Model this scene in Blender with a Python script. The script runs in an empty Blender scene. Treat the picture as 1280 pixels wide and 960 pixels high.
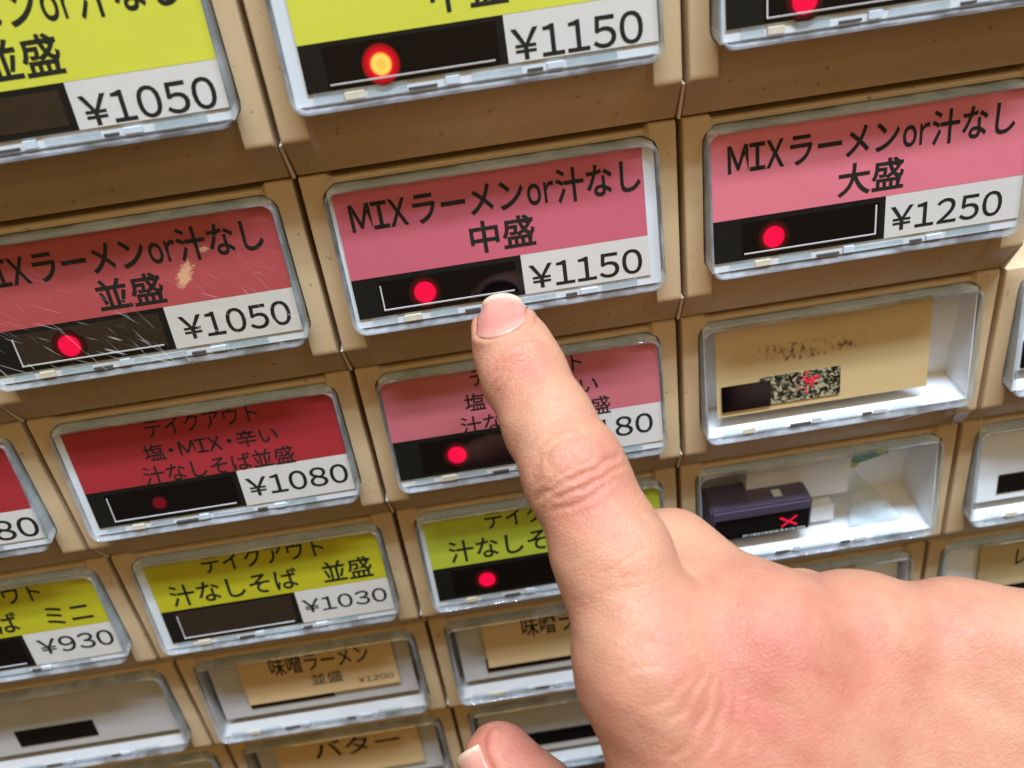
import bpy, bmesh, math, random
import numpy as np
from mathutils import Vector, Matrix
from mathutils.bvhtree import BVHTree
random.seed(7)
MM = 0.001
ZO = 1.25                       # height of the reference row above the floor (m)
W, HH = 75.0, 46.545            # module pitch in mm
scene = bpy.context.scene
COL = scene.collection

# ------------------------------------------------------------------ camera, world, lamps, exposure
CP = (109.168, -155.344, 62.667)
right = Vector((0.98790547, -0.09989529, -0.11859055)).normalized()
fwd = Vector((0.00680377, 0.79200768, -0.61047321)).normalized()
up = right.cross(fwd).normalized()
right = fwd.cross(up).normalized()
cd = bpy.data.cameras.new('camera'); cam = bpy.data.objects.new('camera', cd); COL.objects.link(cam)
M = Matrix((right, up, -fwd)).transposed().to_4x4()
M.translation = Vector((CP[0]*MM, CP[1]*MM, CP[2]*MM+ZO))
cam.matrix_world = M
cd.sensor_width = 36; cd.lens = 36*0.81798; cd.clip_start = 0.005; cd.clip_end = 50
cd.dof.use_dof = True; cd.dof.focus_distance = 0.172; cd.dof.aperture_fstop = 17
scene.camera = cam

world = bpy.data.worlds.new('World'); scene.world = world; world.use_nodes = True
wn = world.node_tree; bg = wn.nodes['Background']
tc = wn.nodes.new('ShaderNodeTexCoord'); sep = wn.nodes.new('ShaderNodeSeparateXYZ')
ramp = wn.nodes.new('ShaderNodeValToRGB'); mr = wn.nodes.new('ShaderNodeMapRange')
wn.links.new(tc.outputs['Generated'], sep.inputs[0]); wn.links.new(sep.outputs['Z'], mr.inputs[0])
mr.inputs[1].default_value = -1; mr.inputs[2].default_value = 1
wn.links.new(mr.outputs[0], ramp.inputs[0]); wn.links.new(ramp.outputs[0], bg.inputs[0])
ramp.color_ramp.elements[0].color = (.065, .036, .018, 1); ramp.color_ramp.elements[0].position = .2
ramp.color_ramp.elements[1].color = (.70, .43, .16, 1); ramp.color_ramp.elements[1].position = .8
bg.inputs[1].default_value = 0.5

def area(name, loc, target, sx, sy, power, color):
    l = bpy.data.lights.new(name, 'AREA'); l.shape = 'RECTANGLE'; l.size = sx; l.size_y = sy
    l.energy = power; l.color = color
    o = bpy.data.objects.new(name, l); COL.objects.link(o); o.location = loc
    z = (Vector(loc)-Vector(target)).normalized(); xa = (Vector((1, 0, 0))-z*z.x).normalized(); ya = z.cross(xa)
    o.matrix_world = Matrix.Translation(Vector(loc)) @ Matrix((xa, ya, z)).transposed().to_4x4()
    return o
PC = (0.11, 0, ZO-0.06)
KEY = area('ceiling_tube_light', (0.30, -0.29, ZO+1.45), PC, 1.2, 0.06, 68, (.66, .78, 1.0))
FRONT = area('ceiling_panel_light', (-0.25, -1.3, ZO+1.95), PC, 1.2, 1.0, 11.5, (1.0, .67, .28))
SIDE = area('cool_side_fill', (1.3, -0.6, ZO+1.1), PC, 0.8, 0.7, 7, (.66, .86, 1.0))  # added cool fill for the right-hand labels and cases; no known window

scene.view_settings.view_transform = 'Standard'; scene.view_settings.look = 'None'
scene.view_settings.exposure = 0.0; scene.view_settings.gamma = 1
scene.cycles.max_bounces = 12; scene.cycles.transparent_max_bounces = 16
scene.cycles.transmission_bounces = 10; scene.cycles.caustics_reflective = True; scene.cycles.caustics_refractive = True
scene.cycles.sample_clamp_indirect = 4.0

# ------------------------------------------------------------------ materials
MAT = {}
def new_mat(name):
    m = bpy.data.materials.new(name); m.use_nodes = True; MAT[name] = m
    nt = m.node_tree; return m, nt, nt.nodes['Principled BSDF']
def N(nt, t, **kw):
    n = nt.nodes.new(t)
    for k, v in kw.items(): setattr(n, k, v)
    return n
def plain(name, col, rough=.5, noise=.0, scale=300, metallic=0, coat=0, spec=.5, bump=0):
    m, nt, b = new_mat(name)
    b.inputs['Roughness'].default_value = rough; b.inputs['Metallic'].default_value = metallic
    b.inputs['Specular IOR Level'].default_value = spec; b.inputs['Coat Weight'].default_value = coat
    if noise or bump:
        g = N(nt, 'ShaderNodeTexCoord'); n = N(nt, 'ShaderNodeTexNoise'); n.inputs['Scale'].default_value = scale
        n.inputs['Detail'].default_value = 5
        nt.links.new(g.outputs['Object'], n.inputs['Vector'])
        mx = N(nt, 'ShaderNodeMix', data_type='RGBA')
        mx.inputs['A'].default_value = tuple(c*(1-noise) for c in col)+(1,)
        mx.inputs['B'].default_value = tuple(min(1, c*(1+noise)) for c in col)+(1,)
        nt.links.new(n.outputs['Fac'], mx.inputs['Factor']); nt.links.new(mx.outputs['Result'], b.inputs['Base Color'])
        if bump:
            bp = N(nt, 'ShaderNodeBump'); bp.inputs['Strength'].default_value = bump; bp.inputs['Distance'].default_value = .0001
            nt.links.new(n.outputs['Fac'], bp.inputs['Height']); nt.links.new(bp.outputs[0], b.inputs['Normal'])
    else:
        b.inputs['Base Color'].default_value = tuple(col)+(1,)
    return m

def housing_mat():
    m, nt, b = new_mat('beige_plastic')
    g = N(nt, 'ShaderNodeTexCoord'); oi = N(nt, 'ShaderNodeObjectInfo')
    add = N(nt, 'ShaderNodeVectorMath', operation='ADD'); sc = N(nt, 'ShaderNodeVectorMath', operation='SCALE')
    cmb = N(nt, 'ShaderNodeCombineXYZ')
    nt.links.new(oi.outputs['Random'], cmb.inputs[0]); nt.links.new(oi.outputs['Random'], cmb.inputs[2])
    nt.links.new(cmb.outputs[0], sc.inputs[0]); sc.inputs['Scale'].default_value = 3
    nt.links.new(g.outputs['Object'], add.inputs[0]); nt.links.new(sc.outputs[0], add.inputs[1])
    n1 = N(nt, 'ShaderNodeTexNoise'); n1.inputs['Scale'].default_value = 45; n1.inputs['Detail'].default_value = 4
    n2 = N(nt, 'ShaderNodeTexNoise'); n2.inputs['Scale'].default_value = 650; n2.inputs['Detail'].default_value = 2
    n3 = N(nt, 'ShaderNodeTexNoise'); n3.inputs['Scale'].default_value = 2500; n3.inputs['Detail'].default_value = 2
    for n in (n1, n2, n3): nt.links.new(add.outputs[0], n.inputs['Vector'])
    base = N(nt, 'ShaderNodeMix', data_type='RGBA')
    base.inputs['A'].default_value = (.50, .365, .195, 1); base.inputs['B'].default_value = (.57, .43, .245, 1)
    nt.links.new(n1.outputs['Fac'], base.inputs['Factor'])
    # small dark grime spots
    r = N(nt, 'ShaderNodeMapRange'); r.inputs[1].default_value = .70; r.inputs[2].default_value = .74
    nt.links.new(n2.outputs['Fac'], r.inputs[0])
    mul = N(nt, 'ShaderNodeMath', operation='MULTIPLY'); mul.inputs[1].default_value = .6; nt.links.new(r.outputs[0], mul.inputs[0])
    d = N(nt, 'ShaderNodeMix', data_type='RGBA'); d.inputs['B'].default_value = (.10, .06, .03, 1)
    nt.links.new(base.outputs['Result'], d.inputs['A']); nt.links.new(mul.outputs[0], d.inputs['Factor'])
    nt.links.new(d.outputs['Result'], b.inputs['Base Color'])
    b.inputs['Roughness'].default_value = .38
    rr = N(nt, 'ShaderNodeMapRange'); rr.inputs[3].default_value = .30; rr.inputs[4].default_value = .5
    nt.links.new(n1.outputs['Fac'], rr.inputs[0]); nt.links.new(rr.outputs[0], b.inputs['Roughness'])
    bp = N(nt, 'ShaderNodeBump'); bp.inputs['Strength'].default_value = .25; bp.inputs['Distance'].default_value = .0001
    nt.links.new(n3.outputs['Fac'], bp.inputs['Height']); nt.links.new(bp.outputs[0], b.inputs['Normal'])
    return m
housing_mat()
plain('dark_recess', (.05, .035, .022), .7, .2)
plain('seam_highlight_cream', (.85, .76, .62), .4, .1)  # pale colour of the painted highlight in the seams
plain('case_white', (.76, .78, .78), .35, .06, 120)
plain('backing_white', (.62, .66, .66), .5, .04, 120)
plain('case_grey', (.46, .44, .40), .4, .08, 90)
plain('print_black', (.007, .008, .007), .4, .3, 600, spec=.25)
plain('ink', (.012, .014, .011), .7, .3, 900, spec=.2)
plain('ink_brown', (.13, .085, .04), .7, .5, 1500)
plain('window_black', (.002, .002, .003), .05, spec=.35)
plain('window_brown', (.03, .02, .012), .15, .3, 200)
plain('module_purple', (.085, .065, .10), .3, .2, 300)
plain('reflection_line', (.55, .54, .52), .4)  # pale colour of the painted reflection on the window edges
plain('price_white', (.62, .60, .54), .55, .05, 200)
plain('clip_clear', (.55, .62, .66), .15, .1, 500)
plain('clip_dark', (.06, .06, .06), .2, .3, 500)
plain('clip_warm', (.60, .55, .42), .2, .3, 500)
plain('sticker_green', (.10, .26, .18), .4, .2, 200)
plain('sticker_lime', (.45, .50, .05), .4, .2, 200)
plain('sticker_pale', (.6, .68, .66), .4)
plain('dot_white', (.6, .62, .6), .5)
CARD = {'yellow': (.60, .60, .045), 'pink': (.54, .11, .15), 'pink_light': (.68, .17, .21), 'red_worn': (.44, .07, .075),  # pink and pink_light carry the shade difference between their two columns
        'red': (.35, .02, .028), 'pink_dusty': (.52, .13, .15), 'olive': (.46, .43, .012), 'lime': (.44, .50, .035),
        'manila': (.62, .43, .20), 'manila_dull': (.50, .38, .18)}
def card_mat(name, col):
    m = plain('paper_'+name, col, .6, .05, 60)
    return m
for k, v in CARD.items(): card_mat(k, v)

def worn_mat():                       # coloured band with a rubbed-off patch where fingers press
    m, nt, b = new_mat('paper_worn'); b.inputs['Roughness'].default_value = .6
    g = N(nt, 'ShaderNodeTexCoord')
    n = N(nt, 'ShaderNodeTexNoise'); n.inputs['Scale'].default_value = 1300; n.inputs['Detail'].default_value = 6; n.inputs['Roughness'].default_value = .8
    nt.links.new(g.outputs['Object'], n.inputs['Vector'])
    def blob(x, z, rx, rz, ang):
        mp = N(nt, 'ShaderNodeMapping', vector_type='TEXTURE'); mp.inputs['Location'].default_value = (x*MM, -.004, -z*MM)
        mp.inputs['Rotation'].default_value = (0, ang, 0); mp.inputs['Scale'].default_value = (rx*MM, 1, rz*MM)
        nt.links.new(g.outputs['Object'], mp.inputs[0])
        l = N(nt, 'ShaderNodeVectorMath', operation='LENGTH'); nt.links.new(mp.outputs[0], l.inputs[0]); return l.outputs['Value']
    a = blob(49.6, 14.0, 6.4, 2.7, math.radians(-55)); c = blob(54.5, 9.8, 2.0, 1.1, 0)
    mn = N(nt, 'ShaderNodeMath', operation='MINIMUM'); nt.links.new(a, mn.inputs[0]); nt.links.new(c, mn.inputs[1])
    s = N(nt, 'ShaderNodeMath', operation='SUBTRACT'); s.inputs[0].default_value = 1.25; nt.links.new(mn.outputs[0], s.inputs[1])
    ml = N(nt, 'ShaderNodeMath', operation='MULTIPLY'); nt.links.new(s.outputs[0], ml.inputs[0]); nt.links.new(n.outputs['Fac'], ml.inputs[1])
    r = N(nt, 'ShaderNodeMapRange'); r.inputs[1].default_value = .36; r.inputs[2].default_value = .46; nt.links.new(ml.outputs[0], r.inputs[0])
    mx = N(nt, 'ShaderNodeMix', data_type='RGBA'); mx.inputs['A'].default_value = CARD['red_worn']+(1,); mx.inputs['B'].default_value = (.72, .40, .22, 1)
    nt.links.new(r.outputs[0], mx.inputs['Factor']); nt.links.new(mx.outputs['Result'], b.inputs['Base Color'])
worn_mat()

def manila_faded():                   # hand-written card with faded, smeared strokes
    m, nt, b = new_mat('paper_faded'); b.inputs['Roughness'].default_value = .6
    g = N(nt, 'ShaderNodeTexCoord')
    mp = N(nt, 'ShaderNodeMapping'); mp.inputs['Scale'].default_value = (900, 900, 500); nt.links.new(g.outputs['Object'], mp.inputs[0])
    n = N(nt, 'ShaderNodeTexNoise'); n.inputs['Scale'].default_value = 1.0; n.inputs['Detail'].default_value = 5; nt.links.new(mp.outputs[0], n.inputs['Vector'])
    sp = N(nt, 'ShaderNodeSeparateXYZ'); nt.links.new(g.outputs['Object'], sp.inputs[0])
    def bump(out, c, w):
        s = N(nt, 'ShaderNodeMath', operation='SUBTRACT'); nt.links.new(out, s.inputs[0]); s.inputs[1].default_value = c
        a = N(nt, 'ShaderNodeMath', operation='ABSOLUTE'); nt.links.new(s.outputs[0], a.inputs[0])
        r = N(nt, 'ShaderNodeMapRange'); r.inputs[1].default_value = w; r.inputs[2].default_value = w*.7; nt.links.new(a.outputs[0], r.inputs[0]); return r.outputs[0]
    bx = bump(sp.outputs['X'], 31*MM, 14*MM); bz = bump(sp.outputs['Z'], -13.0*MM, 2.6*MM)
    q = N(nt, 'ShaderNodeMath', operation='MULTIPLY'); nt.links.new(bx, q.inputs[0]); nt.links.new(bz, q.inputs[1])
    r = N(nt, 'ShaderNodeMapRange'); r.inputs[1].default_value = .50; r.inputs[2].default_value = .66; nt.links.new(n.outputs['Fac'], r.inputs[0])
    q2 = N(nt, 'ShaderNodeMath', operation='MULTIPLY'); nt.links.new(q.outputs[0], q2.inputs[0]); nt.links.new(r.outputs[0], q2.inputs[1])
    mx = N(nt, 'ShaderNodeMix', data_type='RGBA'); mx.inputs['A'].default_value = (.58, .42, .19, 1); mx.inputs['B'].default_value = (.17, .11, .05, 1)
    nt.links.new(q2.outputs[0], mx.inputs['Factor']); nt.links.new(mx.outputs['Result'], b.inputs['Base Color'])
manila_faded()

def speckle_mat():                    # flickering dot-matrix read-out: black with pale dots
    m, nt, b = new_mat('speckled_display'); b.inputs['Roughness'].default_value = .4
    g = N(nt, 'ShaderNodeTexCoord'); v = N(nt, 'ShaderNodeTexNoise'); v.inputs['Scale'].default_value = 750; v.inputs['Detail'].default_value = 6; v.inputs['Distortion'].default_value = 1.2
    nt.links.new(g.outputs['Object'], v.inputs['Vector'])
    r = N(nt, 'ShaderNodeMapRange'); r.inputs[1].default_value = .46; r.inputs[2].default_value = .62; nt.links.new(v.outputs['Fac'], r.inputs[0])
    sp = N(nt, 'ShaderNodeSeparateXYZ'); nt.links.new(g.outputs['Object'], sp.inputs[0])
    rx = N(nt, 'ShaderNodeMapRange'); rx.inputs[1].default_value = 15*MM; rx.inputs[2].default_value = 21*MM; nt.links.new(sp.outputs['X'], rx.inputs[0])
    q = N(nt, 'ShaderNodeMath', operation='MULTIPLY'); nt.links.new(rx.outputs[0], q.inputs[0]); nt.links.new(r.outputs[0], q.inputs[1])
    mx = N(nt, 'ShaderNodeMix', data_type='RGBA'); mx.inputs['A'].default_value = (.006, .006, .006, 1); mx.inputs['B'].default_value = (.44, .39, .22, 1)
    nt.links.new(q.outputs[0], mx.inputs['Factor']); nt.links.new(mx.outputs['Result'], b.inputs['Base Color'])
speckle_mat()

def glow(name, inner, outer, s_in, s_out, r0, r1, fall):  # emission ramp: lit dot, then a painted halo fading outwards
    m, nt, b = new_mat(name)
    g = N(nt, 'ShaderNodeTexCoord'); l = N(nt, 'ShaderNodeVectorMath', operation='LENGTH')
    mp = N(nt, 'ShaderNodeMapping'); mp.inputs['Scale'].default_value = (1, 0, 1)
    nt.links.new(g.outputs['Object'], mp.inputs[0]); nt.links.new(mp.outputs[0], l.inputs[0])
    r = N(nt, 'ShaderNodeValToRGB'); sc = N(nt, 'ShaderNodeMath', operation='DIVIDE'); sc.inputs[1].default_value = fall*MM
    nt.links.new(l.outputs['Value'], sc.inputs[0]); nt.links.new(sc.outputs[0], r.inputs[0])
    e = r.color_ramp.elements; e[0].position = r0; e[0].color = tuple(c*s_in for c in inner)+(1,)
    e[1].position = r1; e[1].color = tuple(c*s_out for c in outer)+(1,)
    x = e.new(.99); x.color = (.0, 0, 0, 1)
    if name == 'lamp_orange': x = e.new(.18); x.color = (1, .33, .02, 1); x = e.new(.32); x.color = (1, .76, .16, 1)
    if name == 'lamp_orange': e[0].color = (1, .60, .08, 1)
    b.inputs['Base Color'].default_value = (.005, .002, .002, 1); b.inputs['Roughness'].default_value = .15
    nt.links.new(r.outputs[0], b.inputs['Emission Color']); b.inputs['Emission Strength'].default_value = 1.0
    return m
glow('lamp_red', (1, 0, .06), (.8, 0, .03), 1.0, .10, .58, .68, 3.5)
glow('lamp_dim', (.16, 0, .01), (.03, 0, 0), 1.0, .5, .5, .8, 2.4)
glow('lamp_orange', (1, .62, .08), (1, .0, .02), 1.0, .9, .44, .54, 3.6)
m, nt, b = new_mat('lamp_mark'); b.inputs['Base Color'].default_value = (.2, 0, .01, 1); b.inputs['Emission Color'].default_value = (1, 0, .05, 1); b.inputs['Emission Strength'].default_value = .75

def pane_mat(name, tint, gloss_rough, scratch):
    m, nt, b = new_mat(name); nt.nodes.remove(b); out = nt.nodes['Material Output']
    tr = N(nt, 'ShaderNodeBsdfTransparent'); tr.inputs[0].default_value = tint
    gl = N(nt, 'ShaderNodeBsdfGlossy'); gl.inputs['Roughness'].default_value = gloss_rough; gl.inputs[0].default_value = (.95, .97, 1, 1)
    fr = N(nt, 'ShaderNodeFresnel'); geo = N(nt, 'ShaderNodeNewGeometry')
    io = N(nt, 'ShaderNodeMix', data_type='FLOAT'); io.inputs['A'].default_value = 1.36; io.inputs['B'].default_value = 1/1.36
    nt.links.new(geo.outputs['Backfacing'], io.inputs['Factor']); nt.links.new(io.outputs['Result'], fr.inputs[0])
    mx = N(nt, 'ShaderNodeMixShader')
    g = N(nt, 'ShaderNodeTexCoord')
    n = N(nt, 'ShaderNodeTexNoise'); n.inputs['Scale'].default_value = 60; n.inputs['Detail'].default_value = 3
    nt.links.new(g.outputs['Object'], n.inputs['Vector'])
    bp = N(nt, 'ShaderNodeBump'); bp.inputs['Strength'].default_value = .06; bp.inputs['Distance'].default_value = .0003
    nt.links.new(n.outputs['Fac'], bp.inputs['Height']); nt.links.new(bp.outputs[0], gl.inputs['Normal'])
    nt.links.new(fr.outputs[0], mx.inputs[0]); nt.links.new(tr.outputs[0], mx.inputs[1]); nt.links.new(gl.outputs[0], mx.inputs[2])
    last = mx
    if scratch:
        acc = None
        for ang, off in ((-.75, 0), (-.45, .3), (-1.05, .7)):
            m0 = N(nt, 'ShaderNodeMapping'); m0.inputs['Rotation'].default_value = (0, ang, 0); nt.links.new(g.outputs['Object'], m0.inputs[0])
            mp = N(nt, 'ShaderNodeMapping'); mp.inputs['Scale'].default_value = (110, 1, 2600); mp.inputs['Location'].default_value = (off*7, off, off*5)
            mw = N(nt, 'ShaderNodeTexNoise'); mw.inputs['Scale'].default_value = 1; mw.inputs['Detail'].default_value = 1; mw.inputs['Distortion'].default_value = .4
            nt.links.new(m0.outputs[0], mp.inputs[0]); nt.links.new(mp.outputs[0], mw.inputs['Vector'])
            r = N(nt, 'ShaderNodeMapRange'); r.inputs[1].default_value = .70; r.inputs[2].default_value = .76; nt.links.new(mw.outputs['Fac'], r.inputs[0])
            if acc is None: acc = r.outputs[0]
            else:
                a = N(nt, 'ShaderNodeMath', operation='MAXIMUM'); nt.links.new(acc, a.inputs[0]); nt.links.new(r.outputs[0], a.inputs[1]); acc = a.outputs[0]
        sz = N(nt, 'ShaderNodeSeparateXYZ'); nt.links.new(g.outputs['Object'], sz.inputs[0])
        lo = N(nt, 'ShaderNodeMapRange'); lo.inputs[1].default_value = -.014; lo.inputs[2].default_value = -.022; lo.inputs[3].default_value = .12*scratch; lo.inputs[4].default_value = scratch
        nt.links.new(sz.outputs['Z'], lo.inputs[0])
        k = N(nt, 'ShaderNodeMath', operation='MULTIPLY'); nt.links.new(lo.outputs[0], k.inputs[1]); nt.links.new(acc, k.inputs[0])
        df = N(nt, 'ShaderNodeBsdfDiffuse'); df.inputs[0].default_value = (.7, .68, .62, 1)
        m2 = N(nt, 'ShaderNodeMixShader'); nt.links.new(k.outputs[0], m2.inputs[0]); nt.links.new(last.outputs[0], m2.inputs[1]); nt.links.new(df.outputs[0], m2.inputs[2]); last = m2
    nt.links.new(last.outputs[0], out.inputs[0])
pane_mat('clear_pane', (.97, .98, .98, 1), .04, 0.0)
pane_mat('scratched_pane', (.93, .93, .90, 1), .10, .42)
def rim_mat():
    m, nt, b = new_mat('clear_acrylic'); nt.nodes.remove(b); out = nt.nodes['Material Output']
    tr = N(nt, 'ShaderNodeBsdfTransparent'); tr.inputs[0].default_value = (.90, .94, .95, 1)
    gl = N(nt, 'ShaderNodeBsdfGlossy'); gl.inputs['Roughness'].default_value = .07; gl.inputs[0].default_value = (.95, .98, 1, 1)
    df = N(nt, 'ShaderNodeBsdfDiffuse'); df.inputs[0].default_value = (.80, .85, .87, 1)
    fr = N(nt, 'ShaderNodeFresnel'); geo = N(nt, 'ShaderNodeNewGeometry')
    io = N(nt, 'ShaderNodeMix', data_type='FLOAT'); io.inputs['A'].default_value = 1.7; io.inputs['B'].default_value = 1/1.7
    nt.links.new(geo.outputs['Backfacing'], io.inputs['Factor']); nt.links.new(io.outputs['Result'], fr.inputs[0])
    g = N(nt, 'ShaderNodeTexCoord'); n = N(nt, 'ShaderNodeTexNoise'); n.inputs['Scale'].default_value = 150; n.inputs['Detail'].default_value = 3
    nt.links.new(g.outputs['Object'], n.inputs['Vector'])
    bp = N(nt, 'ShaderNodeBump'); bp.inputs['Strength'].default_value = .35; bp.inputs['Distance'].default_value = .0003
    nt.links.new(n.outputs['Fac'], bp.inputs['Height']); nt.links.new(bp.outputs[0], gl.inputs['Normal'])
    k = N(nt, 'ShaderNodeMapRange'); k.inputs[1].default_value = .42; k.inputs[2].default_value = .68; k.inputs[3].default_value = .06; k.inputs[4].default_value = .30  # noise-driven white diffuse imitates broken highlights along the rim
    nt.links.new(n.outputs['Fac'], k.inputs[0])
    m1 = N(nt, 'ShaderNodeMixShader'); nt.links.new(k.outputs[0], m1.inputs[0]); nt.links.new(tr.outputs[0], m1.inputs[1]); nt.links.new(df.outputs[0], m1.inputs[2])
    m2 = N(nt, 'ShaderNodeMixShader'); nt.links.new(fr.outputs[0], m2.inputs[0]); nt.links.new(m1.outputs[0], m2.inputs[1]); nt.links.new(gl.outputs[0], m2.inputs[2])
    nt.links.new(m2.outputs[0], out.inputs[0])
rim_mat()

# ------------------------------------------------------------------ mesh helpers
def mk(name, verts, faces, mat, parent=None, smooth=None, mats=None, fmi=None):
    me = bpy.data.meshes.new(name)
    me.from_pydata([tuple(c*MM for c in v) for v in verts], [], faces); me.update()
    for x in (mats or [mat]): me.materials.append(MAT[x])
    if fmi: me.polygons.foreach_set('material_index', fmi)
    if smooth: auto_smooth(me, smooth)
    o = bpy.data.objects.new(name, me); COL.objects.link(o)
    if parent: o.parent = parent
    return o
def auto_smooth(me, ang):
    bm = bmesh.new(); bm.from_mesh(me); bmesh.ops.recalc_face_normals(bm, faces=bm.faces)
    for f in bm.faces: f.smooth = True
    for e in bm.edges: e.smooth = (len(e.link_faces) == 2 and e.calc_face_angle(0) < math.radians(ang))
    bm.to_mesh(me); bm.free()
def P(x, v, h): return (x, -h, -v)          # module coordinates: across, down, towards the viewer
def fbox(pts_front, depth):                  # quad in (x,v,h) pushed back by depth
    vs = [P(*p) for p in pts_front]+[P(x, v, h-depth) for x, v, h in pts_front]
    n = len(pts_front)
    fs = [list(range(n)), list(range(2*n-1, n-1, -1))]+[[i, i+n, (i+1) % n+n, (i+1) % n] for i in range(n)]
    return vs, fs
def merge(*vf):
    V, F = [], []
    for v, f in vf:
        k = len(V); V += v; F += [[i+k for i in q] for q in f]
    return V, F
CX0, CX1, CV0, CV1 = 4.6, 70.4, 2.3, 32.2       # cover outline
def hf(v): return 2.4+6.6*(v-CV0)/(CV1-CV0)     # cover front
def plate(x0, x1, v0, v1, d, t=.25):             # thin plate lying d behind the cover front
    return fbox([(x0, v0, hf(v0)-d), (x1, v0, hf(v0)-d), (x1, v1, hf(v1)-d), (x0, v1, hf(v1)-d)], t)
def rrect(x0, x1, v0, v1, r, n=6):
    out = []
    for cx, cv, a0 in ((x1-r, v0+r, -90), (x1-r, v1-r, 0), (x0+r, v1-r, 90), (x0+r, v0+r, 180)):
        for i in range(n+1):
            a = math.radians(a0+90*i/n); out.append((cx+r*math.cos(a), cv+r*math.sin(a)))
    return out

# ------------------------------------------------------------------ module housing (one mesh shared by all)
def lerp(a, b, t): return a+(b-a)*t
def interp(tab, x):
    for (a, fa), (b, fb) in zip(tab, tab[1:]):
        if x <= b: return lerp(fa, fb, max(0, (x-a)/(b-a)))
    return tab[-1][1]
CHEEK_H = 4.9
cheek = [(0, -.55), (.22, -.12), (.6, .07), (37.4, CHEEK_H), (37.75, CHEEK_H-.12), (37.95, CHEEK_H-.5), (39.5, 3.3), (42.5, 1.5), (45.9, -.45), (46.1, -1.2)]
center = [(0, -1.4), (.22, -.95), (.6, -.75), (31.0, 2.9), (33.0, 3.4), (34.5, 3.35), (36.5, 2.95), (38.2, 2.45), (39.5, 2.3), (42.5, 1.05), (45.9, -.45), (46.1, -1.2)]
vs_list = sorted(set([a for a, _ in cheek]+[a for a, _ in center]+[3, 10, 20, 28, 32, 34]))
xs = [.55, .68, .95, 5.9, 6.9, 8.0, 37.5, 67.0, 68.1, 69.1, 74.05, 74.32, 74.45]
wt = [0, 0, 0, 0, .92, 1, 1, 1, .92, 0, 0, 0, 0]
dp = [1.1, .25, 0, 0, 0, 0, 0, 0, 0, 0, 0, .25, 1.1]
V, F = [], []
for v in vs_list:
    for x, w_, d in zip(xs, wt, dp):
        h = lerp(interp(cheek, v), interp(center, v), w_)-d
        vv = v+w_*1.1*max(0, 1-v/3.0)
        V.append(P(x, vv, h))
nx, nv = len(xs), len(vs_list)
for j in range(nv-1):
    for i in range(nx-1): F.append([j*nx+i, j*nx+i+1, (j+1)*nx+i+1, (j+1)*nx+i])
loop = [i for i in range(nx)]+[j*nx+nx-1 for j in range(1, nv)]+[(nv-1)*nx+i for i in range(nx-2, -1, -1)]+[j*nx for j in range(nv-2, 0, -1)]
k = len(V)
for i in loop: x, y, z = V[i]; V.append((x, 14.0, z))
n = len(loop)
for i in range(n): F.append([loop[i], k+i, k+(i+1) % n, loop[(i+1) % n]])
F.append([k+i for i in range(n)])
hob = mk('housing_tmp', V, F, 'beige_plastic')
bm = bmesh.new(); bm.from_mesh(hob.data); bmesh.ops.recalc_face_normals(bm, faces=bm.faces); bm.to_mesh(hob.data); bm.free()
rr = rrect(CX0-.25, CX1+.25, CV0-.25, CV1+.25, 3.2)
cv = [P(x, v, 30) for x, v in rr]+[P(x, v, -12) for x, v in rr]; n = len(rr)
cf = [list(range(n)), list(range(2*n-1, n-1, -1))]+[[i, i+n, (i+1) % n+n, (i+1) % n] for i in range(n)]
cut = mk('cut_tmp', cv, cf, 'dark_recess')
bm = bmesh.new(); bm.from_mesh(cut.data); bmesh.ops.recalc_face_normals(bm, faces=bm.faces); bm.to_mesh(cut.data); bm.free()
bo = hob.modifiers.new('b', 'BOOLEAN'); bo.object = cut; bo.operation = 'DIFFERENCE'; bo.solver = 'EXACT'
dg = bpy.context.evaluated_depsgraph_get()
HOUSING = bpy.data.meshes.new_from_object(hob.evaluated_get(dg)); HOUSING.name = 'housing'
HOUSING.materials.clear(); HOUSING.materials.append(MAT['beige_plastic'])
for p in HOUSING.polygons: p.material_index = 0
auto_smooth(HOUSING, 28)
bpy.data.objects.remove(hob); bpy.data.objects.remove(cut)

# ------------------------------------------------------------------ cover: pane + moulded rim
def rim_mesh():
    prof = [(0, 'b', -1.0), (0, 'f', -1.1), (.12, 'f', -.3), (.38, 'f', 0), (.72, 'f', .0), (.78, 'f', -.12), (.8, 'f', -1.4), (.85, 'f', -1.7), (.75, 'b', -1.0)]
    V, F = [], []
    nn = None
    for off, kind, q in prof:
        pts = rrect(CX0+off, CX1-off, CV0+off, CV1-off, max(3.0-off, .8))
        nn = len(pts)
        for x, v in pts: V.append(P(x, v, q if kind == 'b' else hf(v)+q))
    m = len(prof)
    for a in range(m):
        b = (a+1) % m
        for i in range(nn): F.append([a*nn+i, a*nn+(i+1) % nn, b*nn+(i+1) % nn, b*nn+i])
    return V, F
def pane_mesh():
    pts = rrect(CX0+.82, CX1-.82, CV0+.82, CV1-.82, 2.2)
    return [P(x, v, hf(v)-.02) for x, v in pts], [list(range(len(pts)))]
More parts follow.
